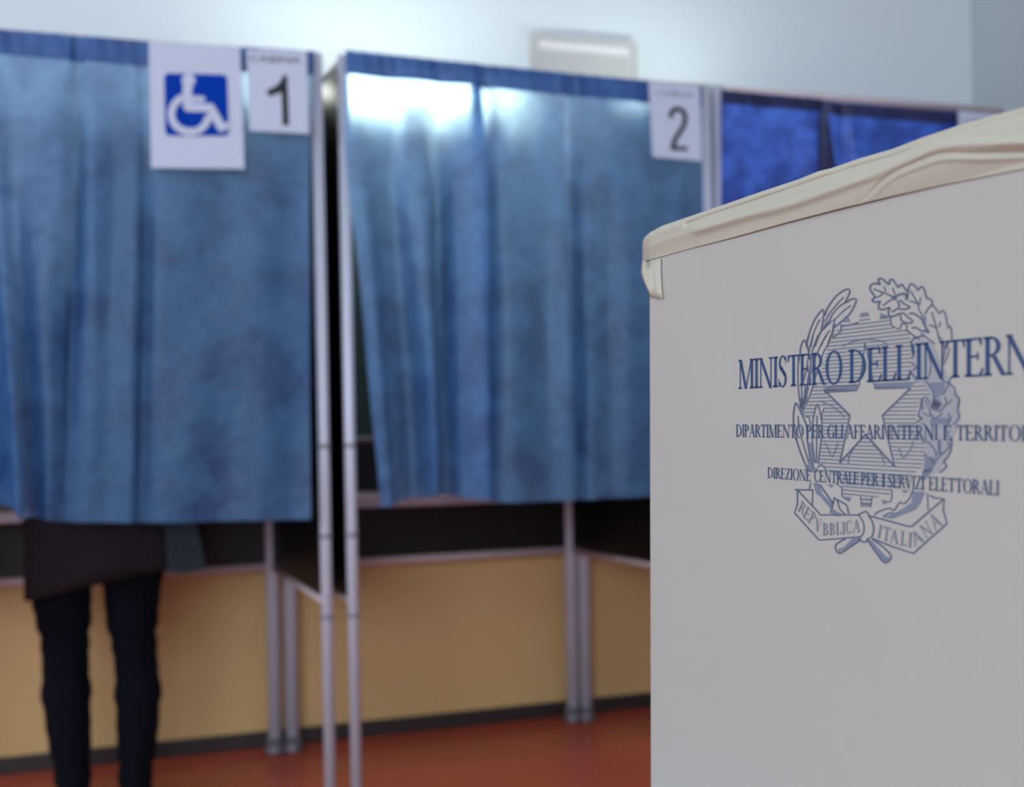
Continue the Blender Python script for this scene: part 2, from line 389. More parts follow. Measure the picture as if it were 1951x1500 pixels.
# curtain of booth 1
curtain([cc(-168, 0), cc(-120, .015), cc([-90, -90, -85, -75, -70], -.02), cc([-50, -45, -30, -15, -5], -.02), cc([-15, -8, 12, 30, 42], [.005, .012, .03, .035, .035]),
         cc([30, 22, 32, 46, 60], [.0, .0, -.012, -.02, -.02]), cc([75, 75, 75, 85, 92], [.004, .006, .01, .012, .012]), cc([128, 128, 122, 118, 120], [.006, .008, .006, .004, 0]),
         cc([148, 146, 140, 132, 130], [-.02, -.028, -.02, -.008, 0]), cc([170, 170, 172, 165, 160], [.008, .012, .014, .012, .01]), cc([215, 215, 215, 210, 208], [.002, .004, .008, .01, .01]),
         cc([258, 262, 262, 256, 252], [0, .006, .012, .014, .014]), cc([272, 275, 277, 270, 266], [-.002, -.006, -.008, -.008, -.006]), cc([300, 300, 300, 300, 300], [.0, .002, .004, .004, .004]),
         cc(360, [0, .002, .003, .006, .006]), cc(430, [0, 0, 0, .002, .0]), cc(500, [0, .002, .004, .004, .006]), cc(550, 0), cc([599, 590, 590, 590, 592], [0, .002, 0, .002, .004])],
        [(-170, 40), (0, 56), (150, 68), (280, 79), (600, 98)], [(-170, 950), (30, 966), (42, 985), (120, 994), (300, 996), (590, 990)],
        curt_a, curt_h, 'medium blue curtain of booth 1 with the wheelchair sign on it', gain=1.3)
# curtain of booth 2
curtain([cc([658, 660, 684, 702, 722], [0, .002, .004, .008, .01]), cc([690, 690, 708, 726, 742], [.0, .004, .012, .018, .018]), cc([722, 722, 740, 758, 768], [0, -.004, -.010, -.016, -.016]),
         cc([748, 750, 768, 790, 800], [0, -.006, -.016, -.022, -.022]), cc([775, 772, 792, 812, 822], [.004, .012, .014, .012, .012]), cc([808, 810, 818, 826, 830], [.004, .012, .016, .014, .01]),
         cc([838, 838, 842, 850, 858], [-.002, -.016, -.024, -.024, -.02]), cc([866, 862, 866, 870, 876], [.006, .014, .016, .014, .012]), cc([900, 910, 914, 916, 920], [.014, .026, .03, .028, .026]),
         cc([914, 920, 922, 922, 926], [.008, .016, .018, .016, .016]), cc([896, 904, 906, 905, 908], [-.006, -.012, -.014, -.014, -.014]), cc([925, 926, 926, 926, 928], [-.006, -.01, -.01, -.008, -.006]),
         cc([955, 950, 950, 948, 948], [.004, .008, .012, .014, .014]), cc([1000, 990, 985, 985, 985], [.002, .006, .014, .02, .018]), cc([1040, 1035, 1035, 1035, 1040], [0, .002, .002, .004, .006]),
         cc([1072, 1074, 1078, 1084, 1088], [.002, .006, .012, .014, .012]), cc([1086, 1088, 1092, 1097, 1100], [-.002, -.008, -.012, -.012, -.01]), cc([1115, 1118, 1120, 1125, 1125], [.002, .006, .006, .006, .006]),
         cc([1150, 1152, 1156, 1160, 1160], [0, -.002, -.006, -.006, -.004]), cc(1200, [.002, .004, .006, .004, .004]), cc(1250, 0), cc(1300, [.002] * 5), cc([1338, 1340, 1346, 1352, 1356], 0)],
        [(655, 95), (870, 118), (905, 122), (1235, 155), (1345, 166)], [(700, 962), (724, 966), (765, 957), (840, 942), (900, 950), (960, 957), (1100, 953), (1240, 946), (1360, 938)],
        curt_a, curt_h, 'light blue curtain of booth 2, brightly lit from behind', gain=2.1)
# curtain of booth 3
c3, c3b = curtain([cc(1374, 0), cc(1420, .006), cc(1470, -.003), cc(1520, .006), cc([1556, 1552, 1546, 1540, 1540], .012), cc([1566, 1564, 1562, 1560, 1560], [-.02, -.05, -.06, -.06, -.06]),
         cc([1576, 1580, 1585, 1588, 1588], [-.02, -.05, -.06, -.06, -.06]), cc([1584, 1594, 1602, 1606, 1606], .012), cc([1606, 1612, 1618, 1620, 1620], -.018), cc([1626, 1632, 1640, 1640, 1640], .012),
         cc(1690, 0), cc(1740, .007), cc(1800, -.004), cc(1860, .005), cc(1908, 0)],
        [(1373, 171), (1560, 188), (1600, 196), (1825, 215), (1920, 224)], [(1374, 938), (1908, 905)],
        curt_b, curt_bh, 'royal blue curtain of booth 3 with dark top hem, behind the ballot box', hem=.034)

bm = bmesh.new(); rows = []       # narrow strip added, dark navy for the shade in curtain 3's slit
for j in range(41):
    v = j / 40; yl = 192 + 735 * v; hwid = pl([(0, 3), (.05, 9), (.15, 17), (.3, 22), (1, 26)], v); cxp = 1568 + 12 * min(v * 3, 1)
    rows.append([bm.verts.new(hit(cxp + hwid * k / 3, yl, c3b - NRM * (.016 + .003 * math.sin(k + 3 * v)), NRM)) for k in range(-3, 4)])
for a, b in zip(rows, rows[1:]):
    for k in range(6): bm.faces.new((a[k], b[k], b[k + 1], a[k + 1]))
o = obj('centre_shade_strip', bm, curt_bh, c3, True, False); o['label'] = 'dark navy strip added for the shade in the middle slit'

# ------------------------------------------------------------------ paper signs
def on_sign(px, py, off): return hit(px, py, P_FRONT - NRM * off, NRM)
def sheet_solid(bm, pts, off, th):
    f = [bm.verts.new(on_sign(x, y, off + th)) for x, y in pts]
    b = [bm.verts.new(on_sign(x, y, off + th) + NRM * th) for x, y in pts]
    bm.faces.new(f); bm.faces.new(b[::-1])
    for k in range(len(pts)): bm.faces.new((f[k], b[k], b[(k + 1) % len(pts)], f[(k + 1) % len(pts)]))
def ribbon(bm, pts, wd, place, sm=True, cap=True):
    if sm: pts = smooth_line(pts)
    L, R = [], []
    for i, (x, y) in enumerate(pts):
        a = pts[max(i - 1, 0)]; b = pts[min(i + 1, len(pts) - 1)]
        dx, dy = b[0] - a[0], b[1] - a[1]; l = math.hypot(dx, dy) or 1
        k = wd / 2 / l
        L.append(bm.verts.new(place(x - dy * k, y + dx * k))); R.append(bm.verts.new(place(x + dy * k, y - dx * k)))
    for i in range(len(pts) - 1): bm.faces.new((L[i], L[i + 1], R[i + 1], R[i]))
    if cap:
        for (x, y) in (pts[0], pts[-1]): disc(bm, x, y, wd / 2, place, 8)
def disc(bm, x, y, r, place, n=20):
    bm.faces.new([bm.verts.new(place(x + r * math.cos(2 * PI * k / n), y + r * math.sin(2 * PI * k / n))) for k in range(n)])
def fill(bm, pts, place):
    bm.faces.new([bm.verts.new(place(x, y)) for x, y in pts])
def rounded(pts, r, n=6):
    out = []; N = len(pts)
    for i in range(N):
        p, a, b = Vector(pts[i]), Vector(pts[i - 1]), Vector(pts[(i + 1) % N])
        u = p + (a - p).normalized() * r; v = p + (b - p).normalized() * r
        for k in range(n + 1):
            f = k / n; out.append(tuple((1 - f) ** 2 * u + 2 * f * (1 - f) * p + f * f * v))
    return out
def text_mesh(body, place_fn):
    cu = bpy.data.curves.new('letters', 'FONT'); cu.body = body; cu.resolution_u = 3
    o = bpy.data.objects.new('letters', cu); C.objects.link(o)
    me = bpy.data.meshes.new_from_object(o.evaluated_get(bpy.context.evaluated_depsgraph_get()))
    bpy.data.objects.remove(o)
    xs = [v.co.x for v in me.vertices]; x0, x1 = min(xs), max(xs); y1 = max(v.co.y for v in me.vertices)
    bm = bmesh.new(); bm.from_mesh(me); bpy.data.meshes.remove(me)
    for v in bm.verts: v.co = place_fn((v.co.x - x0) / (x1 - x0), v.co.y / y1)
    return bm
SO = .066
def cabina(px0, px1, y_top, hgt, slope, par, m=ink_black):
    def f(a, h):
        x = px0 + (px1 - px0) * a; return on_sign(x, y_top + slope * (x - px0) + hgt * (1 - h), SO + .0013)
    obj('printed_word', text_mesh('CABINA', f), m, par)
# wheelchair sign
bs = on_sign(375, 322, SO)
t = thing('wheelchair_sign', tuple(bs), 'white paper sign with a blue wheelchair symbol on the curtain of booth 1', 'sign')
bm = bmesh.new(); sheet_solid(bm, [(283, 79), (457, 90), (466, 322), (288, 320)], SO, .0006); obj('sheet', bm, paper_m, t)
bm = bmesh.new(); sc_ = lambda x, y: (270 + x / 5.554, 70 + y / 5.554)
fill(bm, rounded([sc_(236, 384), sc_(905, 402), sc_(926, 1052), sc_(248, 1048)], 11), lambda x, y: on_sign(x, y, SO + .0010)); obj('blue_square', bm, ink_blue, t)
bm = bmesh.new(); lay = [.0014]; pw = lambda x, y: on_sign(x, y, SO + lay[0])
x, y = sc_(495, 462); disc(bm, x, y, 13, pw)
def rb(pts, wd, sm=True):
    lay[0] += .00025; ribbon(bm, [sc_(*p) for p in pts], wd / 5.554, pw, sm, False)
    for p in (pts[0], pts[-1]): lay[0] += .00012; disc(bm, *sc_(*p), wd / 5.554 / 2, pw, 16)
rb([(488, 520), (478, 640), (490, 740)], 100); rb([(500, 655), (640, 660)], 62, False); rb([(490, 745), (725, 752)], 92, False)
rb([(725, 752), (845, 960)], 95, False); rb([(845, 965), (905, 940)], 66, False)
rb([(405, 655), (345, 715), (315, 800), (325, 885), (375, 955), (450, 995), (530, 1005), (610, 985), (670, 930), (705, 860)], 76)
obj('wheelchair_symbol', bm, paper_m, t)
# number 1
bs = on_sign(530, 255, SO)
t = thing('number_sign', tuple(bs), 'white paper sign with a black number 1 beside the wheelchair sign', 'sign', 'booth number signs')
bm = bmesh.new(); sheet_solid(bm, [(470, 94), (584, 98), (589, 255), (476, 249)], SO, .0006); obj('sheet', bm, paper_m, t)
bm = bmesh.new()
fill(bm, [sc_(*p) for p in ((1498, 405), (1540, 408), (1560, 935), (1490, 942), (1478, 590), (1420, 610), (1345, 632), (1318, 572), (1420, 520), (1475, 460))], lambda x, y: on_sign(x, y, SO + .0013))
obj('number', bm, ink_black, t)
cabina(476, 573, 104, 13, .045, t)
# number 2
bs = on_sign(1293, 305, SO); s2 = lambda x, y: (1220 + x / 5.172, 130 + y / 5.172)
t = thing('number_sign', tuple(bs), 'white paper sign with a black number 2 on the curtain of booth 2', 'sign', 'booth number signs')
bm = bmesh.new(); sheet_solid(bm, rounded([(1236, 155), (1333, 164), (1337, 307), (1243, 299)], 5), SO, .0006); obj('sheet', bm, paper_m, t)
bm = bmesh.new()
ribbon(bm, [s2(*p) for p in ((298, 490), (312, 430), (360, 402), (420, 425), (442, 495), (425, 570), (375, 650), (335, 720), (322, 785))], 9.4, lambda x, y: on_sign(x, y, SO + .0013), True, False)
fill(bm, [s2(*p) for p in ((298, 765), (466, 775), (468, 815), (296, 808))], lambda x, y: on_sign(x, y, SO + .0013))
obj('number', bm, ink_black, t)
cabina(1252, 1322, 171, 10, .08, t, ink_grey)
# third sign, only its upper edge shows above the ballot box
bs = on_sign(1868, 352, SO)
t = thing('number_sign', tuple(bs), 'white paper sign showing only its top edge behind the ballot box', 'sign', 'booth number signs')
bm = bmesh.new(); sheet_solid(bm, [(1826, 211), (1902, 219), (1906, 352), (1831, 345)], SO, .0006); obj('sheet', bm, paper_m, t)
cabina(1836, 1892, 224, 9, .09, t, ink_grey)

# ------------------------------------------------------------------ person in booth 1
P_PER = P_FRONT + NRM * .33
def pp(px, py, back=0.0): return hit(px, py, P_PER, NRM) + NRM * back
def skin(name, pts, edges, rad, m, parent, root=0, sub=2):
    me = bpy.data.meshes.new(name); me.from_pydata([tuple(p) for p in pts], edges, []); o = bpy.data.objects.new(name, me); C.objects.link(o)
    o.modifiers.new('skin', 'SKIN')
    sv = me.skin_vertices[0].data
    for i, r in enumerate(rad):
        sv[i].radius = r if hasattr(r, '__len__') else (r, r)
        sv[i].use_root = (i == root)
    s = o.modifiers.new('subsurf', 'SUBSURF'); s.levels = s.render_levels = sub
    dg = bpy.context.evaluated_depsgraph_get(); dg.update()
    me2 = bpy.data.meshes.new_from_object(o.evaluated_get(dg)); me2.name = name
    bpy.data.objects.remove(o)
    me2.materials.clear(); me2.materials.append(m)
    for p in me2.polygons: p.use_smooth = True
    o = bpy.data.objects.new(name, me2); C.objects.link(o)
    if parent: o.parent = parent; o.matrix_parent_inverse = Matrix.Translation(-parent.location)
    return o
skin_m = mat('skin_tone', rgb(205, 160, 135), .55, noise=.04, nscale=20)
tights = mat('dark_navy_trousers', rgb(6, 10, 22), .9, spec=.15, noise=.12, nscale=14, bump=.2, bscale=40)
coat_m = mat('charcoal_wool', rgb(36, 31, 36), .95, spec=.15, noise=.15, nscale=12, bump=.3, bscale=90)
flap_m = mat('grey_green_wool', rgb(44, 52, 57), .95, spec=.15, noise=.12, nscale=14)
hair_m = mat('brown_hair', rgb(58, 38, 28), .5, noise=.3, nscale=60)
shoe_mm = mat('black_leather', rgb(14, 13, 15), .35)
aL, aR = pp(140, 1495), pp(257, 1495)
pc = (aL + aR) / 2
per = thing('person', (pc.x, pc.y, 0), 'person in dark coat and dark navy trousers standing behind the curtain of booth 1', 'person')
hc = pp(190, 975); hx, hy = hc.x, hc.y
def B(side, fwd, z): v = Vector((hx, hy, z)) + DIR * side + NRM * fwd; return v
pts = [B(0, 0, .90), B(0, .0, 1.02), B(0, .01, 1.16), B(0, .02, 1.30), B(0, .03, 1.40), B(0, .05, 1.47), B(0, .07, 1.54), B(0, .085, 1.61), B(0, .085, 1.67)]
rad = [(.15, .10), (.125, .09), (.135, .095), (.15, .10), (.09, .07), (.052, .052), (.066, .078), (.078, .09), (.05, .06)]
E = [(i, i + 1) for i in range(8)]
for s in (-1, 1):
    k = len(pts)
    pts += [B(.17 * s, .02, 1.37), B(.215 * s, .05, 1.22), B(.23 * s, .10, 1.07), B(.19 * s, .20, .96), B(.15 * s, .30, .875), B(.14 * s, .345, .862)]
    rad += [.05, .042, .036, .03, .021, (.034, .018)]
    E += [(3, k), (k, k + 1), (k + 1, k + 2), (k + 2, k + 3), (k + 3, k + 4), (k + 4, k + 5)]
    for j, (dx, l) in enumerate(((-.03, .055), (-.010, .066), (.010, .062), (.029, .048))):
        q0 = len(pts); c0 = .14 * s
        pts += [B(c0 + dx, .375, .860), B(c0 + dx * 1.2, .375 + l * .55, .856), B(c0 + dx * 1.25, .375 + l, .842)]
        rad += [.009, .008, .0065]; E += [(k + 5, q0), (q0, q0 + 1), (q0 + 1, q0 + 2)]
    q0 = len(pts); th = -1 if s > 0 else 1
    pts += [B(.14 * s + .038 * th, .325, .858), B(.14 * s + .058 * th, .36, .852)]; rad += [.011, .008]; E += [(k + 4, q0), (q0, q0 + 1)]
legs = [[(112, 985, .085), (115, 1100, .078), (122, 1180, .065), (125, 1245, .055), (127, 1325, .058), (134, 1420, .048), (140, 1495, .04)],
        [(248, 985, .085), (252, 1095, .075), (252, 1180, .063), (258, 1245, .053), (263, 1325, .056), (261, 1420, .047), (257, 1495, .038)]]
for lg in legs:
    k = len(pts); prev = 0
    for i, (x, y, r) in enumerate(lg):
        v = pp(x, y); pts.append(v); rad.append(r * .92); E.append((prev, k + i)); prev = k + i
    e = pts[-1]; pts += [Vector((e.x, e.y, .055)) + NRM * .0, Vector((e.x, e.y, .035)) + NRM * .12]; rad += [.036, .022]; E += [(prev, prev + 1), (prev + 1, prev + 2)]
skin('body', pts, E, rad, skin_m, per, 0, 2)
# trousers
for lg in legs:
    pt = [pp(lg[0][0] + (8 if lg is legs[0] else -8), 940)] + [pp(x, y) for x, y, r in lg] ; e = pt[-1]; pt.append(Vector((e.x, e.y, .06)))
    rr = [.09] + [r * 1.0 + .004 for _, _, r in lg] + [.043]
    bm = bmesh.new(); n = len(pt); fine, fr_ = [], []
    for i in range(5 * (n - 1) + 1):
        f = i / (5 * (n - 1)); fine.append(Vector([cr_interp([p[k] for p in pt], f) for k in range(3)]))
        fr_.append(cr_interp(rr, f) + .0022 * math.sin(i * 2.1) + .0018 * math.sin(i * 1.3 + 1))
    add_tube(bm, fine, fr_, 24); obj('trouser_leg', bm, tights, per, True)
    e = pt[-1]; bm = bmesh.new()
    rings = []
    for fwd, hw, hh in ((-.06, .022, .03), (-.045, .036, .04), (0, .04, .05), (.06, .043, .036), (.12, .045, .026), (.16, .034, .02), (.175, .014, .010)):
        c = Vector((e.x, e.y, 0)) + NRM * fwd
        rings.append([c + DIR * (hw * math.cos(a)) + Vector((0, 0, max(.0, hh * (1 + math.sin(a))))) for a in [2 * PI * j / 16 for j in range(16)]])
    add_rings(bm, rings); obj('shoe', bm, shoe_mm, per, True)
# coat: body with a slanting hem, sleeves, collar
cl, crr = pp(40, 1000), pp(385, 1000)
cm = (cl + crr) / 2; hw0 = (crr - cl).length / 2
bm = bmesh.new(); rings = []; SEG = 48
prof = [(0, 1.0, .17, 0), (.35, .985, .168, 0), (.62, .62, .125, .5), (.8, .68, .13, .8), (.95, .74, .13, 1), (1.0, .5, .10, 1), (1.03, .26, .07, 1)]
ztop = 1.42
hemp = [(38, 1133), (110, 1112), (180, 1087), (300, 1083), (345, 1074), (390, 1068)]
for i in range(25):
    f = i / 24 * 1.03
    a = pl([(p[0], p[1]) for p in prof], f) * hw0; b_ = pl([(p[0], p[2]) for p in prof], f); sh = pl([(p[0], p[3]) for p in prof], f)
    ctr = cm.lerp(Vector((hx, hy, 0)), sh); ring = []
    for j in range(SEG):
        an = 2 * PI * j / SEG
        wv = 1 + .035 * math.sin(an * 7 + 1) * max(0, 1 - f * 1.6)
        p = Vector((ctr.x, ctr.y, 0)) + DIR * (a * math.cos(an) * wv) + NRM * (b_ * math.sin(an) * wv)
        pxx = 212 + 178 * math.cos(an)
        hz = 1.06 - (pl(hemp, pxx) - 810) / 702
        p.z = hz + (ztop - hz) * f; ring.append(p)
    rings.append(ring)
add_rings(bm, rings, True); obj('coat', bm, coat_m, per, True)
for s in (-1, 1):
    pt = [B(.13 * s, .02, 1.39), B(.185 * s, .025, 1.34), B(.218 * s, .05, 1.22), B(.232 * s, .10, 1.07), B(.192 * s, .20, .962), B(.158 * s, .28, .892)]
    bm = bmesh.new(); fine = [Vector([cr_interp([p[k] for p in pt], i / 24) for k in range(3)]) for i in range(25)]
    add_tube(bm, fine, [cr_interp([.06, .066, .06, .054, .046, .042], i / 24) for i in range(25)], 20); obj('coat_sleeve', bm, coat_m, per, True)
bm = bmesh.new()
g = [(318, 985), (375, 985), (392, 1069), (352, 1078), (322, 1072)]
fv = [bm.verts.new(pp(x, y, -.165)) for x, y in g]; bv = [bm.verts.new(pp(x, y, -.155)) for x, y in g]
bm.faces.new(fv); bm.faces.new(bv[::-1])
for k in range(5): bm.faces.new((fv[k], bv[k], bv[(k + 1) % 5], fv[(k + 1) % 5]))
o = obj('coat_flap', bm, flap_m, per); o['label'] = 'lighter grey green flap of the coat'
# head details: hair, ears, nose, eyes
def ell(bm, c, a, b, c_, n=20, mfun=None):
    rings = []
    for i in range(1, n):
        th = PI * i / n - PI / 2; rings.append([c + DIR * (a * math.cos(th) * math.cos(2 * PI * j / 24)) + NRM * (b * math.cos(th) * math.sin(2 * PI * j / 24)) + Vector((0, 0, c_ * math.sin(th))) for j in range(24)])
    add_rings(bm, rings)
bm = bmesh.new(); ell(bm, B(0, .058, 1.635), .088, .095, .085); ell(bm, B(0, .0, 1.55), .07, .045, .12); obj('hair', bm, hair_m, per, True)
for s in (-1, 1):
    bm = bmesh.new(); ell(bm, B(.083 * s, .09, 1.60), .010, .018, .03, 10); obj('ear', bm, skin_m, per, True)
    bm = bmesh.new(); ell(bm, B(.032 * s, .168, 1.605), .013, .008, .008, 10); obj('eye', bm, mat('eye_white', rgb(230, 230, 228), .3), per, True)
bm = bmesh.new(); ell(bm, B(0, .178, 1.578), .012, .02, .022, 10); obj('nose', bm, skin_m, per, True)
bm = bmesh.new(); ell(bm, B(0, .160, 1.535), .024, .010, .007, 10); obj('mouth', bm, mat('lips', rgb(170, 90, 90), .5), per, True)

# ------------------------------------------------------------------ ballot box
BD = Vector((-0.4318, 1.0, 0)).normalized()          # along the printed face, away from the camera
BN = Vector((-BD.y, BD.x, 0))                        # outward normal of the printed face
r0 = ray(1241, 800); Q = Vector((0, 0, EYE)) + r0 * (.83 / r0.y); Q.z = 0
def fp(px, py, off=0.0): return hit(px, py, Q + BN * off, BN)
Z_TAB = .72
ztp = fp(1246, 462).z
W = .50; BODY_T = ztp - .004
P0 = Q; P1 = Q - BD * W; P2 = P1 - BN * .42; P3 = P0 - BN * .42
box = thing('ballot_box', tuple((P0 + P2) / 2 + Vector((0, 0, Z_TAB))), 'white cardboard ballot box with printed state emblem and cream tape round its top', 'ballot box')
bm = bmesh.new()
q = [P0, P1, P2, P3]
e0, e1 = fp(1240, 520), fp(1242.5, 1490)       # the carton leans a little
lean = (e1 - e0).dot(BD) / (e1.z - e0.z)
add_hexa(bm, [tuple(Vector((p.x, p.y, Z_TAB)) + BD * lean * (Z_TAB - e0.z)) for p in q], [tuple(Vector((p.x, p.y, BODY_T)) + BD * lean * (BODY_T - e0.z)) for p in q])
bevel(obj('carton', bm, card_m, box), .0022, 3)

# cream tape band folded over the top edge
band_bot = [(1225, 499), (1240, 495), (1300, 478), (1400, 452), (1500, 424), (1600, 398), (1700, 374), (1800, 352), (1951, 322), (2700, 176)]
band_top = [(1224, 462), (1229, 452), (1240, 443), (1262, 431), (1300, 418), (1370, 394), (1450, 366), (1520, 343), (1560, 327), (1585, 321), (1640, 302), (1700, 285), (1760, 262), (1830, 239), (1900, 219), (1951, 205), (2700, -40)]
ridges = [  # polyline, width px, height m
    ([(1310, 427), (1360, 408), (1450, 379), (1560, 341), (1640, 315), (1720, 291), (1790, 262), (1951, 218)], 5, -.0030),
    ([(1330, 438), (1420, 412), (1500, 392), (1580, 364), (1660, 334), (1740, 300), (1790, 280), (1860, 274), (1951, 272)], 9, .0026),
    ([(1628, 398), (1655, 374), (1690, 338), (1740, 312), (1795, 293), (1860, 292), (1951, 290)], 4.5, -.0016),
    ([(1636, 399), (1664, 374), (1700, 340), (1750, 318), (1800, 303), (1870, 303), (1951, 300)], 5, .0012)]
def seg_d(px, py, a, b):
    vx, vy = b[0] - a[0], b[1] - a[1]; t_ = max(0, min(1, ((px - a[0]) * vx + (py - a[1]) * vy) / (vx * vx + vy * vy)))
    return math.hypot(px - a[0] - t_ * vx, py - a[1] - t_ * vy)
rs_ = [(smooth_line(p, 5), w_, h_) for p, w_, h_ in ridges]
def relief(px, py):
    h = 0
    for p, w_, h_ in rs_:
        d = min(seg_d(px, py, a, b) for a, b in zip(p, p[1:])); 
        if d < 4 * w_: h += h_ * math.exp(-(d / w_) ** 2)
    return h * .75
bm = bmesh.new(); xs = []
x = 1224.5
while x < 2655: xs.append(x); x += (3 if x < 1270 else 4 if x < 1960 else 25)
NR = 44; grid = []
for x in xs:
    yb, yt = pl(band_bot, x), pl(band_top, x); col = []
    cornerlift = max(0, 1 - (x - 1224) / 18.0)
    for j in range(NR + 1):
        f = j / NR; y = yb + (yt - yb) * f
        rnd = -.004 * max(0, (f - .8) / .2) ** 2
        off = .0007 + .0034 * min(1, f * 2) + relief(x, y) * min(1, f * 4) * min(1, (1 - f) * 5 + .25) + rnd - .006 * cornerlift ** 2 + .0008 * math.sin(x * .02 + y * .05)
        col.append(fp(x, y, max(off, .0006) if x > 1245 else off))
    e = col[-1]      # runs over the edge and inwards across the top
    for k in range(1, 9):
        f_ = k / 8; zt_ = e.z + (BODY_T + .0022 - e.z) * min(1, f_ * 1.6) + .004 * math.sin(PI * f_) * (1 + .4 * math.sin(x * .05))
        p_ = e - BN * (.003 + .0512 * k); col.append(Vector((p_.x, p_.y, zt_)))
    grid.append([bm.verts.new(p) for p in col])
for a, b in zip(grid, grid[1:]):
    for j in range(len(a) - 1): bm.faces.new((a[j], b[j], b[j + 1], a[j + 1]))
# far side of the corner
first = [v.co.copy() for v in grid[0]]
prev = grid[0]
for k in range(1, 6):
    cur = [bm.verts.new(p - BN * (.06 * k) if j <= NR else Vector(p) ) for j, p in enumerate(first)]
    for j in range(NR): bm.faces.new((prev[j], prev[j + 1], cur[j + 1], cur[j]))
    prev = cur
band = obj('tape_band', bm, band_m, box, True, False); band['label'] = 'cream tape band folded over the top edge'
sd = band.modifiers.new('thickness', 'SOLIDIFY'); sd.thickness = .0006; sd.offset = 0
# folded tape flap hanging at the far corner
bm = bmesh.new()
A_ = [(1224, 496), (1221.5, 520), (1224, 530), (1232, 548), (1239, 566)]
B_ = [(1233, 499), (1233, 520), (1235, 532), (1239, 550), (1244, 566)]
C_ = [(1259, 492), (1259, 520), (1260, 540), (1261, 556), (1263, 569)]
ga = []
for a, b, c in zip(A_, B_, C_):
    f = (a[1] - 496) / 70.0
    ga.append([bm.verts.new(fp(a[0], a[1], .001)), bm.verts.new(fp((a[0] + b[0]) / 2, a[1], .0055 * (1 - f) + .001)), bm.verts.new(fp(b[0], b[1], .0012)), bm.verts.new(fp((b[0] + c[0]) / 2, (b[1] + c[1]) / 2, .0022)), bm.verts.new(fp(c[0], c[1], .0012))])
for a, b in zip(ga, ga[1:]):
    for j in range(4): bm.faces.new((a[j], a[j + 1], b[j + 1], b[j]))
fl = obj('tape_flap', bm, band_m, box, True, False); fl['label'] = 'cream tape end folded down at the corner'
sd = fl.modifiers.new('thickness', 'SOLIDIFY'); sd.thickness = .0005; sd.offset = 0

# ---- printing on the carton
place_e = lambda x, y: fp(x, y, .00035)
place_f = lambda x, y: fp(x, y, .00028)
place_t = lambda x, y: fp(x, y, .0005)
CR = {'A': (1500, 520, 10.717), 'B': (1640, 520, 10.717), 'C': (1500, 640, 10.717), 'D': (1660, 640, 10.717), 'E': (1500, 760, 10.717), 'F': (1660, 760, 10.717), 'G': (1500, 890, 7.894), 'H': (1640, 890, 7.894)}
def T(k, p): ox, oy, s = CR[k]; return (ox + p[0] / s, oy + p[1] / s)
bm = bmesh.new()
def S(k, wd, *p, sm=True): ribbon(bm, [T(k, q) for q in p], wd, place_e, sm)
# olive branch
S('A', 3.0, (770, 860), (810, 740), (900, 590), (1010, 460), (1130, 370), (1230, 330), (1275, 370), (1250, 450), (1200, 560), (1170, 620))
S('A', 2.2, (1140, 500), (1000, 650), (880, 800), (770, 990)); S('A', 2.4, (1200, 590), (1040, 700), (930, 830), (860, 960), (740, 1130))
S('A', 3.0, (1200, 600), (1300, 540), (1370, 525), (1405, 560), (1370, 670), (1290, 810), (1180, 930), (1060, 1030), (960, 1110))
S('A', 2.2, (1290, 670), (1150, 770), (1030, 890), (950, 960)); S('A', 2, (960, 970), (960, 1060), (950, 1110))
S('A', 3.0, (385, 1500), (430, 1290), (480, 1130), (560, 950), (650, 820), (720, 755), (745, 800), (735, 900), (715, 1050), (690, 1150))
S('A', 2.2, (655, 960), (590, 1090), (520, 1280), (480, 1500)); S('A', 2.2, (940, 1040), (920, 1180), (880, 1320), (820, 1490))
S('A', 3.2, (850, 1000), (760, 1120), (680, 1200), (620, 1330), (560, 1500)); S('A', 2.2, (860, 1180), (780, 1290), (690, 1480))
S('A', 2.2, (1100, 1060), (1090, 1180), (1000, 1270), (960, 1310), (910, 1280), (950, 1150))
S('A', 1.6, (1090, 1070), (1240, 1060), (1440, 1015)); S('A', 2.6, (1440, 1015), (1380, 1035))
S('C', 3.0, (255, 400), (270, 240), (310, 130), (345, 90), (385, 150), (410, 230), (430, 320)); S('C', 2.2, (520, 0), (470, 170), (440, 300), (400, 600), (340, 900))
S('C', 2.6, (620, 0), (560, 170), (510, 300), (470, 600), (400, 1000), (370, 1290)); S('C', 2.2, (790, 0), (700, 150), (640, 280), (540, 520), (500, 700), (430, 950))
S('C', 2.2, (880, 0), (820, 180), (740, 330), (640, 620), (560, 870), (520, 1030), (460, 1200), (390, 1380)); S('C', 2.2, (430, 0), (400, 100))
S('C', 2.4, (225, 400), (215, 700), (220, 1050), (250, 1330)); S('C', 2, (290, 450), (285, 900), (295, 1300)); S('C', 2, (360, 1050), (340, 1300)); S('C', 2, (430, 1050), (380, 1280))
S('E', 3.0, (180, 830), (130, 560), (122, 350), (140, 180), (170, 90), (210, 130), (270, 260), (330, 400), (390, 560), (410, 820)); S('E', 2.4, (215, 360), (230, 520), (270, 740))
S('E', 3.0, (175, 800), (240, 1020), (320, 1230), (400, 1420)); S('E', 2.2, (290, 810), (360, 1050), (430, 1280)); S('E', 2.6, (400, 820), (440, 1050), (500, 1300), (540, 1420))
S('E', 2.4, (500, 800), (515, 520), (530, 380), (570, 200), (620, 110), (660, 250), (690, 400), (705, 560), (690, 830), (655, 1100), (630, 1330)); S('E', 2.2, (605, 350), (598, 700), (590, 1300))
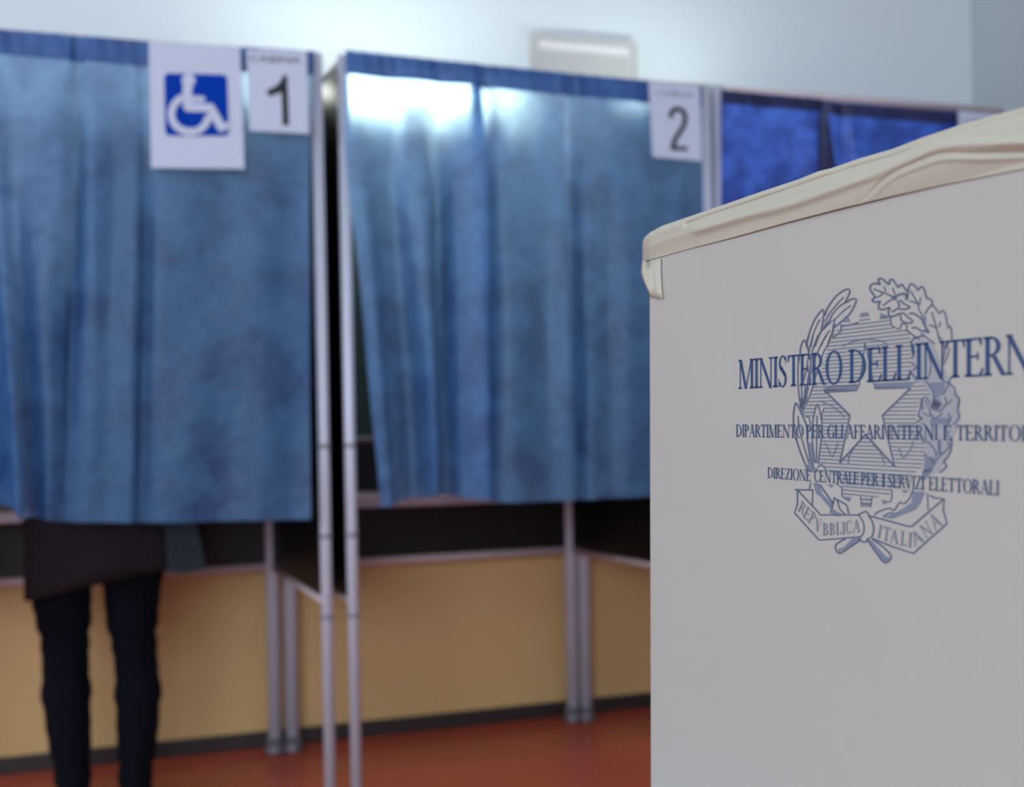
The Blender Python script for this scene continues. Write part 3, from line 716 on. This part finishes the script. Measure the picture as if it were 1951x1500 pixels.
S('E', 2.2, (500, 800), (520, 1000), (560, 1300)); S('E', 2, (750, 180), (700, 330), (705, 420)); S('E', 2, (370, 360), (440, 390), (470, 520)); S('E', 2, (690, 1345), (740, 1380), (790, 1470)); S('E', 2, (690, 1345), (620, 1400))
# star outline
ST = [(1648, 656), (1636, 738), (1576, 749), (1619, 792), (1600, 881), (1649, 828), (1704, 889), (1681, 792), (1733, 741), (1667, 741)]
for a, b, wd in ((2, 3, 3.2), (3, 4, 2.6), (4, 5, 3.0), (5, 6, 3.2), (6, 7, 2.6), (7, 8, 3.2), (0, 1, 1.6), (9, 0, 1.6)): ribbon(bm, [ST[a], ST[b]], wd, place_e, False)
S('C', 3, (1420, 1050), (1410, 1110), (1230, 1125), (760, 1145), sm=False)
S('E', 1.6, (640, 40), (800, 100), (950, 180), (1090, 290), (1150, 380)); S('C', 1.6, (1140, 210), (1300, 130), (1480, 90), (1700, 75), (1900, 100)); S('D', 1.6, (190, 100), (330, 170))
S('C', 1.6, (1570, 130), (1575, 260)); S('E', 1.5, (1240, 1330), (1260, 1180), (1330, 1050), (1420, 900)); S('F', 1.5, (30, 930), (170, 1080), (250, 1280), (280, 1350)); S('E', 1.5, (770, 900), (850, 1060), (910, 1190), (980, 1050), (1030, 900))
S('F', 1.5, (560, 1000), (650, 1200), (780, 1060), (860, 880))
# oak branch
S('B', 3.4, (230, 560), (275, 480), (190, 340), (205, 250), (280, 215), (390, 230), (350, 160), (395, 110), (470, 150), (570, 230), (590, 150), (640, 130), (700, 200), (760, 290), (825, 230), (880, 290), (930, 360))
S('B', 3.4, (230, 560), (280, 600), (390, 580), (365, 650), (365, 730), (470, 745), (590, 710), (560, 800), (600, 890), (700, 870), (800, 830))
S('B', 2.8, (270, 330), (450, 400), (620, 470), (700, 500)); S('B', 2.4, (450, 400), (390, 470), (290, 500)); S('B', 2.2, (470, 280), (510, 380)); S('B', 2.4, (650, 310), (690, 430))
S('B', 2.6, (700, 530), (580, 570), (460, 660)); S('B', 4.5, (660, 510), (760, 450), (850, 430), (920, 440), (930, 540)); S('B', 3, (750, 580), (780, 690), (640, 790)); S('B', 3, (800, 560), (900, 640), (1000, 700), (900, 740), (790, 740))
S('B', 3.2, (950, 500), (970, 330), (1000, 240), (1050, 225), (1110, 270), (1170, 350), (1210, 290), (1260, 290), (1310, 380), (1340, 510), (1400, 530), (1450, 570), (1460, 660))
S('B', 2.4, (1020, 370), (1090, 500), (1160, 620), (1190, 760), (1250, 850)); S('B', 2.6, (1000, 570), (1100, 600), (1170, 640)); S('B', 2.2, (1220, 500), (1200, 640))
S('B', 3.4, (1000, 830), (1080, 830), (1180, 890), (1250, 960), (1300, 1080), (1370, 1190)); S('B', 3, (1050, 1120), (1130, 1120), (1230, 1180), (1390, 1215)); S('B', 3, (800, 830), (880, 830), (960, 900), (1050, 980), (1030, 1020), (930, 1020), (830, 970), (810, 880))
S('B', 2.4, (600, 900), (620, 1050), (700, 1120), (790, 1140), (840, 1040), (930, 1060), (930, 1180)); S('B', 2.6, (1310, 830), (1380, 720), (1450, 660), (1520, 720), (1590, 820), (1650, 775), (1700, 790), (1740, 900), (1760, 1040), (1830, 1110), (1850, 1200), (1860, 1380))
S('B', 2.4, (1450, 800), (1490, 950), (1540, 1110), (1600, 1380)); S('B', 2.6, (1400, 1060), (1540, 1120)); S('B', 2.2, (1620, 1000), (1600, 1100)); S('B', 3, (950, 1180), (1060, 1270), (1180, 1350)); S('B', 2.6, (1230, 1240), (1350, 1330), (1500, 1440)); S('B', 2.2, (1750, 1120), (1810, 1110))
S('D', 2.2, (1370, 0), (1480, 150), (1500, 350), (1450, 520)); S('D', 2.2, (1600, 250), (1550, 420), (1480, 580)); S('D', 2.4, (1180, 400), (1220, 600), (1180, 820)); S('D', 3.2, (1050, 0), (860, 60), (810, 200), (880, 330), (830, 450))
S('D', 2.6, (820, 550), (920, 650), (850, 700)); S('D', 3, (800, 720), (870, 830), (960, 860)); S('D', 2.6, (1100, 900), (1250, 1120), (1300, 1300), (1450, 1400)); S('D', 2.6, (1600, 950), (1480, 1180)); S('D', 2.8, (1600, 980), (1700, 1080), (1720, 1220), (1790, 1280), (1780, 1450))
S('D', 2.4, (1050, 1500), (1040, 1330), (1100, 1250), (1200, 1380), (1240, 1500)); S('D', 2.6, (1620, 850), (1560, 960), (1440, 900)); S('D', 2.4, (1500, 1250), (1560, 1380), (1640, 1300))
S('F', 3, (1800, 0), (1760, 250), (1800, 340), (1750, 440), (1680, 530)); S('F', 3, (1030, 20), (1000, 200), (960, 350), (1040, 400), (930, 470)); S('F', 2.2, (1100, 50), (1180, 200), (1200, 350), (1060, 290)); S('F', 3, (1280, 150), (1380, 260), (1460, 200), (1550, 80))
S('F', 3, (1200, 300), (1300, 400), (1450, 300)); S('F', 2.6, (1570, 300), (1620, 400), (1560, 480)); S('F', 2.6, (1050, 870), (1180, 900), (1310, 1080), (1320, 1180)); S('F', 2.4, (1380, 860), (1400, 1060), (1440, 1130)); S('F', 3.2, (1440, 1130), (1540, 1040), (1600, 960), (1560, 900))
S('F', 3, (1640, 830), (1630, 1020), (1560, 1180), (1480, 1280), (1530, 1380), (1400, 1500)); S('F', 2.6, (1200, 1200), (1290, 1350)); S('F', 2.6, (1300, 1300), (1430, 1130)); S('F', 2.2, (1040, 500), (1150, 600), (1250, 780)); S('F', 2.4, (1560, 540), (1500, 700), (1600, 780))
# ribbon and knot
S('G', 2.8, (120, 342), (380, 346), sm=False); S('G', 2.6, (150, 340), (150, 560), (105, 690), (475, 1100), (860, 1070), (1090, 1050), sm=False); S('G', 2.8, (150, 345), (500, 720), (1070, 722), sm=False); S('G', 2.2, (380, 345), (375, 570), sm=False)
S('G', 2.8, (1070, 722), (1130, 685), (1190, 672), (1230, 740), (1285, 850), (1295, 980), (1260, 1060)); S('G', 2.4, (1070, 722), (1130, 810), (1152, 900), (1140, 1000), (1090, 1060)); S('G', 2.8, (1080, 1080), (1140, 1130), (1200, 1110), (1230, 1070))
S('H', 3, (130, 735), (720, 895), (765, 895), (1235, 490), sm=False); S('H', 3, (1040, 430), (1110, 465), (1255, 480), (1235, 640), (1295, 850), (790, 1300), (480, 1200), (180, 1080), sm=False); S('H', 2.2, (1000, 400), (1010, 640), sm=False)
S('G', 2.8, (870, 1080), (730, 1170), (735, 1260), (790, 1300), (860, 1260), (1080, 1110)); S('H', 2.8, (90, 1085), (230, 1290), (360, 1440), (458, 1350), (350, 1220), (180, 1090))
S('G', 3, (490, 270), (680, 540), sm=False); S('G', 2.8, (700, 465), (890, 570), (920, 690), sm=False); S('G', 2.4, (750, 500), (790, 630), (870, 710)); S('G', 2.4, (705, 470), (650, 690)); S('G', 2.2, (350, 240), (330, 330))
S('G', 2.2, (740, 255), (820, 310), (820, 440), (930, 510), sm=False)
S('H', 2.6, (210, 720), (250, 680), (420, 620), (500, 650), (580, 535), (650, 550), (730, 470), (780, 350)); S('H', 2, (450, 330), (470, 400), (450, 520)); S('H', 2.4, (340, 740), (430, 690), (500, 700)); S('G', 1.8, (1100, 450), (1115, 590)); S('G', 1.8, (1275, 450), (1250, 600)); S('G', 2.2, (1105, 485), (1265, 490))
obj('emblem_outline', bm, ink_slate, box, recalc=False)
# pale fills
bm = bmesh.new()
def Fp(k, *p): fill(bm, [T(k, q) for q in p], place_f)
Fp('C', (250, 1250), (410, 1250), (350, 1500), (250, 1500)); Fp('E', (245, 0), (400, 0), (345, 150), (350, 350), (300, 330), (255, 180)); Fp('E', (410, 900), (500, 900), (540, 1420), (620, 1420), (600, 1500), (430, 1500), (400, 1400), (440, 1200))
Fp('C', (720, 1080), (860, 1030), (1425, 1000), (1410, 1110), (760, 1140)); Fp('D', (65, 985), (870, 965), (780, 1080), (90, 1095))
Fp('A', (1490, 820), (1650, 800), (1665, 850), (1485, 870)); Fp('A', (1190, 870), (1240, 890), (1280, 1000), (1110, 1005)); Fp('B', (400, 820), (580, 880), (560, 930), (385, 940)); Fp('A', (700, 1080), (860, 960), (960, 960), (740, 1150), (680, 1200))
Fp('B', (1230, 850), (1330, 880), (1340, 1100), (1420, 1230), (1250, 1200), (1320, 1130)); Fp('B', (640, 470), (750, 490), (720, 570), (620, 520)); Fp('D', (1180, 950), (1500, 950), (1480, 1200), (1300, 1280), (1250, 1120)); Fp('D', (1250, 1250), (1420, 1380), (1400, 1500), (1240, 1500))
Fp('F', (1250, 0), (1400, 0), (1420, 150), (1300, 260), (1230, 180)); Fp('F', (1070, 1080), (1200, 1200), (1330, 1200), (1280, 1350), (1240, 1500), (1050, 1500), (1090, 1300)); Fp('F', (1200, 400), (1650, 380), (1600, 520), (1200, 530)); Fp('F', (1360, 830), (1430, 830), (1430, 1120), (1340, 1150))
Fp('G', (390, 230), (470, 240), (520, 400), (660, 540), (690, 640), (780, 690), (850, 710), (780, 745), (690, 735), (640, 620), (500, 450), (430, 400))
Fp('G', (760, 1290), (1080, 1120), (1060, 1050), (980, 1070), (850, 1210), (770, 1230)); Fp('H', (90, 1085), (150, 1100), (370, 1340), (440, 1365), (360, 1440), (230, 1290)); Fp('G', (1110, 540), (1262, 545), (1250, 600), (1116, 592)); Fp('G', (830, 450), (970, 450), (930, 515)); Fp('G', (600, 262), (700, 265), (660, 315)); Fp('H', (310, 490), (460, 520), (335, 565)); Fp('H', (610, 345), (730, 350), (660, 400))
Fp('H', (790, 370), (960, 370), (900, 540), (820, 640), (480, 780), (330, 760), (520, 690), (640, 620), (760, 540)); Fp('H', (930, 60), (1080, 0), (1030, 120), (960, 200), (900, 200))
obj('emblem_shading', bm, ink_pale, box, recalc=False)
bm = bmesh.new(); place_w = lambda x, y: fp(x, y, .00022)
fill(bm, [(1736, 655), (1752, 645), (1776, 652), (1792, 690), (1806, 720), (1826, 755), (1828, 800), (1818, 830), (1806, 870), (1790, 895), (1775, 905), (1762, 870), (1764, 842), (1748, 805), (1752, 762), (1776, 752), (1762, 735), (1738, 722)], place_w)
obj('emblem_wash', bm, ink_wash, box, recalc=False)
# hatching of the cog wheel (straight horizontal lines on the carton)
gear = [(1602, 620), (1634, 615), (1658, 611), (1680, 612), (1695, 610), (1697, 623), (1706, 628), (1728, 630), (1733, 640), (1734, 650), (1736, 722), (1760, 733), (1774, 750), (1751, 762), (1746, 783), (1744, 802), (1755, 830), (1762, 842), (1760, 867), (1758, 890), (1739, 903), (1722, 925), (1696, 930), (1696, 946), (1640, 948), (1605, 944), (1605, 924), (1588, 905), (1568, 891), (1560, 884), (1564, 835), (1567, 797), (1569, 779), (1558, 768), (1551, 793), (1534, 793), (1534, 772), (1545, 747), (1549, 737), (1560, 724), (1571, 682), (1575, 665), (1579, 649), (1584, 640)]
tooth = [(1638, 597), (1654, 595), (1658, 612), (1636, 614)]; tooth2 = [(1677, 597), (1694, 602), (1695, 610), (1675, 611)]; tooth3 = [(1640, 945), (1661, 947), (1659, 965), (1641, 964)]
def inside(p, poly):
    x, y = p; c = False; j = len(poly) - 1
    for i in range(len(poly)):
        xi, yi = poly[i]; xj, yj = poly[j]
        if (yi > y) != (yj > y) and x < (xj - xi) * (y - yi) / (yj - yi) + xi: c = not c
        j = i
    return c
bm = bmesh.new(); k_ = -.1330
while k_ < .115:
    on_ = None; x = 1530.0
    while x < 1780:
        y = 806 - 0.0192 * (x - 112) * .0 + k_ * (x - 112)
        ok = (inside((x, y), gear) or inside((x, y), tooth) or inside((x, y), tooth2) or inside((x, y), tooth3)) and not inside((x, y), ST)
        if ok and on_ is None: on_ = (x, y)
        if (not ok or x + 1 >= 1780) and on_ is not None:
            if x - on_[0] > 3: ribbon(bm, [on_, (x, y)], 2.7, place_f, False, False)
            on_ = None
        x += 1.0
    k_ += .00475
obj('emblem_hatching', bm, ink_pale, box, recalc=False)

# ---- serif capitals
TK, TN, SH = .125, .045, .035
def stem(x, wd=TK, s=.07, top=True, bot=True):
    r = [[(x - wd / 2, 0), (x + wd / 2, 0), (x + wd / 2, 1), (x - wd / 2, 1)]]
    if bot: r.append([(x - wd / 2 - s, 0), (x + wd / 2 + s, 0), (x + wd / 2 + s, SH), (x + wd / 2, SH * 2.2), (x - wd / 2, SH * 2.2), (x - wd / 2 - s, SH)])
    if top: r.append([(x - wd / 2 - s, 1), (x + wd / 2 + s, 1), (x + wd / 2 + s, 1 - SH), (x + wd / 2, 1 - SH * 2.2), (x - wd / 2, 1 - SH * 2.2), (x - wd / 2 - s, 1 - SH)])
    return r
def dg(x0, y0, x1, y1, wd): return [[(x0 - wd / 2, y0), (x0 + wd / 2, y0), (x1 + wd / 2, y1), (x1 - wd / 2, y1)]]
def bar(x0, x1, y, h=.05): return [[(x0, y), (x1, y), (x1, y + h), (x0, y + h)]]
def arc(cx, cy, rx, ry, a0, a1, tk=TK, tn=TN, n=20):
    r = []
    for i in range(n):
        q_ = []
        for a in (a0 + (a1 - a0) * i / n, a0 + (a1 - a0) * (i + 1) / n):
            a = math.radians(a); q_.append(((cx + rx * math.cos(a), cy + ry * math.sin(a)), (cx + (rx - tk) * math.cos(a), cy + (ry - tn) * math.sin(a))))
        r.append([q_[0][0], q_[1][0], q_[1][1], q_[0][1]])
    return r
def foot(x, y, s=.1, up=True): return [[(x - s, y), (x + s, y), (x + s, y + (SH if up else -SH)), (x - s, y + (SH if up else -SH))]]
GL = {
 'A': (.74, dg(.09, 0, .36, 1, .05) + dg(.63, 0, .36, 1.02, .125) + bar(.19, .52, .34) + foot(.09, 0) + foot(.63, 0, .11)),
 'B': (.62, stem(.14) + arc(.2, .75, .31, .25, -90, 90) + arc(.2, .265, .36, .265, -90, 90) + bar(.14, .22, 0) + bar(.14, .22, .95) + bar(.14, .24, .49)),
 'C': (.76, arc(.44, .5, .38, .52, 48, 312) + [[(.68, .68), (.73, .68), (.73, 1.0), (.69, .9)], [(.68, .08), (.74, .3), (.70, .3), (.66, .14)]]),
 'D': (.80, stem(.14) + arc(.2, .5, .53, .5, -90, 90) + bar(.14, .22, 0) + bar(.14, .22, .95)),
 'E': (.63, stem(.14) + bar(.14, .53, .95) + bar(.14, .43, .5) + bar(.14, .57, 0) + [[(.5, .8), (.54, .8), (.54, 1), (.46, .96)], [(.53, 0), (.61, .22), (.57, .22), (.46, .04)], [(.40, .42), (.44, .42), (.44, .63), (.40, .63)]]),
 'F': (.56, stem(.14) + bar(.14, .51, .95) + bar(.14, .42, .5) + [[(.48, .78), (.52, .78), (.52, 1), (.44, .96)], [(.39, .42), (.43, .42), (.43, .63), (.39, .63)]]),
 'G': (.80, arc(.44, .5, .38, .52, 48, 312) + [[(.68, .68), (.73, .68), (.73, 1.0), (.69, .9)], [(.62, .08), (.74, .12), (.74, .42), (.62, .42)]] + bar(.55, .80, .40, .035)),
 'I': (.30, stem(.15)), 'L': (.58, stem(.14) + bar(.14, .53, 0) + [[(.49, 0), (.57, .24), (.53, .24), (.42, .04)]]),
 'M': (.98, stem(.13, .05, .08) + stem(.83, .125, .06) + dg(.15, 1, .47, 0, .125) + dg(.47, 0, .80, 1, .05)),
 'N': (.84, stem(.13, .05, .08) + stem(.70, .05, .08, True, False) + dg(.12, 1, .69, -.02, .13)),
 'O': (.86, arc(.43, .5, .39, .52, 0, 360, n=36)),
 'P': (.60, stem(.14) + arc(.2, .735, .34, .265, -90, 90) + bar(.14, .22, .95) + bar(.14, .24, .47)),
 'R': (.70, stem(.14) + arc(.2, .745, .33, .255, -90, 90) + bar(.14, .22, .95) + bar(.14, .3, .49) + dg(.62, 0, .33, .5, .13) + foot(.66, 0, .08)),
 'S': (.54, arc(.27, .755, .2, .265, 25, 250, .09) + arc(.26, .255, .22, .275, -155, 70, .10) + [[(.09, .66), (.20, .62), (.45, .34), (.36, .40)], [(.12, .62), (.22, .68), (.46, .38), (.34, .34)], [(.43, .74), (.46, .74), (.46, 1), (.43, .95)], [(.04, .27), (.07, .27), (.09, .02), (.05, 0)]]),
 'T': (.68, stem(.34, TK, .08, False) + bar(.04, .64, .95) + [[(.03, .78), (.07, .78), (.12, .96), (.04, 1)], [(.61, .78), (.65, .78), (.64, 1), (.56, .96)]]),
 'V': (.72, dg(.36, 0, .10, 1, .125) + dg(.37, 0, .62, 1, .05) + foot(.1, 1, .11, False) + foot(.62, 1, .1, False)),
 'Z': (.64, bar(.06, .58, .95) + bar(.05, .58, 0) + dg(.11, .02, .52, .98, .125) + [[(.05, .78), (.08, .78), (.12, 1), (.06, 1)], [(.56, .24), (.60, .24), (.58, 0), (.52, 0)]]),
 "'": (.22, [[(.06, .80), (.10, .68), (.15, .84), (.15, .99), (.07, .99)]]),
}
def word(bm, wtxt, x0, x1, base, top, track=0.0, upto=None):
    """x0..x1: image span on the carton; upto = number of letters that fill that span"""
    tot = sum(GL[c][0] + track for c in (wtxt if upto is None else wtxt[:upto])) - track
    i0, i1 = 1 / (x0 - 112.0), 1 / (x1 - 112.0); cur = 0
    for c in wtxt:
        wd, polys = GL[c]
        for p in polys:
            vs = []
            for (gx, gy) in p:
                a = (cur + gx) / tot; iv = i0 + (i1 - i0) * a; X = 112 + 1 / iv
                yb, yt = base(X), top(X); vs.append(place_t(X, yb + (yt - yb) * gy))
            if len(set((round(v.x, 6), round(v.y, 6), round(v.z, 6)) for v in vs)) >= 3: bm.faces.new([bm.verts.new(v) for v in vs])
        cur += wd + track
ln = lambda xa, ya, xb, yb: (lambda x: ya + (x - xa) * (yb - ya) / (xb - xa))
bm = bmesh.new(); b1, t1 = ln(1408, 741.5, 1927, 713.8), ln(1409, 686, 1915, 638.5)
word(bm, 'MINISTERO', 1406, 1606, b1, t1, -.03); word(bm, "DELL'INTERNO", 1616, 1917, b1, t1, -.045, upto=10)
o = obj('printed_title', bm, ink_navy, box, recalc=False); o['label'] = "navy line reading MINISTERO DELL'INTERNO"
bm = bmesh.new(); b2_, t2_ = ln(1403, 832.5, 1945, 841), ln(1403, 809, 1933, 810.5)
for wt, a, b in (('DIPARTIMENTO', 1402, 1531), ('PER', 1536, 1570), ('GLI', 1575, 1607), ('AFFARI', 1612, 1685), ('INTERNI', 1690, 1787), ('E', 1796, 1814)): word(bm, wt, a, b, b2_, t2_, .0)
word(bm, 'TERRITORIALI', 1821, 1946, b2_, t2_, 0, upto=7)
o = obj('printed_department_line', bm, ink_navy, box, recalc=False); o['label'] = 'navy line reading DIPARTIMENTO PER GLI AFFARI INTERNI E TERRITORIALI'
bm = bmesh.new(); b3_, t3_ = ln(1463, 911, 1902, 944.5), ln(1463, 890.5, 1902, 916)
for wt, a, b in (('DIREZIONE', 1462, 1545), ('CENTRALE', 1550, 1636), ('PER', 1640, 1674), ('I', 1679, 1687), ('SERVIZI', 1691, 1761), ('ELETTORALI', 1769, 1904)): word(bm, wt, a, b, b3_, t3_, 0)
o = obj('printed_office_line', bm, ink_navy, box, recalc=False); o['label'] = 'navy line reading DIREZIONE CENTRALE PER I SERVIZI ELETTORALI'
# ribbon lettering: each capital from its own foot line
bm = bmesh.new()
def glyph(c, bl, br, tl):
    """bl, br: foot corners, tl: head corner (px)"""
    wd, polys = GL[c]
    for p in polys:
        vs = [place_t(bl[0] + (br[0] - bl[0]) * gx / wd + (tl[0] - bl[0]) * gy, bl[1] + (br[1] - bl[1]) * gx / wd + (tl[1] - bl[1]) * gy) for gx, gy in p]
        bm.faces.new([bm.verts.new(v) for v in vs])
for c, bl, br, tl in (('R', (150, 650), (235, 720), (215, 510)), ('E', (228, 740), (305, 815), (295, 590)), ('P', (308, 825), (375, 880), (375, 660)), ('V', (405, 960), (490, 985), (430, 760)),
                      ('B', (530, 1030), (620, 1028), (530, 845)), ('B', (630, 1025), (718, 1020), (632, 845)), ('L', (732, 1020), (815, 1012), (728, 838)), ('I', (820, 1010), (868, 1005), (822, 830)), ('C', (872, 1005), (965, 995), (872, 810)), ('A', (978, 995), (1092, 985), (980, 800))):
    glyph(c, T('G', bl), T('G', br), T('G', tl))
for c, bl, br, tl in (('I', (240, 1060), (295, 1075), (275, 865)), ('T', (315, 1090), (430, 1125), (340, 885)), ('A', (430, 1130), (560, 1170), (440, 930)), ('L', (590, 1175), (690, 1195), (605, 955)), ('I', (705, 1200), (765, 1215), (715, 985)),
                      ('A', (800, 1200), (960, 1110), (715, 1020)), ('N', (975, 1080), (1090, 985), (875, 900)), ('A', (1110, 960), (1230, 860), (1000, 770))):
    glyph(c, T('H', bl), T('H', br), T('H', tl))
o = obj('printed_ribbon_lettering', bm, ink_pale, box, recalc=False); o['label'] = 'slate letters reading REPVBBLICA ITALIANA'

# ------------------------------------------------------------------ table carrying the ballot box (below the frame)
tc_ = (P0 + P2) / 2 - BD * .12
tb = thing('table', (tc_.x, tc_.y, 0), 'plain grey table under the ballot box', 'table')
hw_, hd_ = .44, .33
def tcn(s, e, k=1.0): return tc_ + BD * (hw_ * s * k) + BN * (hd_ * e * k)
bm = bmesh.new(); q = [tcn(-1, -1), tcn(1, -1), tcn(1, 1), tcn(-1, 1)]
add_hexa(bm, [(p.x, p.y, Z_TAB - .027) for p in q], [(p.x, p.y, Z_TAB - .0005) for p in q]); bevel(obj('table_top', bm, grey_m, tb), .003)
for s, e in ((-1, -1), (1, -1), (1, 1), (-1, 1)):
    p = tcn(s, e, .9); bm = bmesh.new(); add_post(bm, p, 0, Z_TAB - .0275, .018); obj('leg', bm, alu, tb, True)
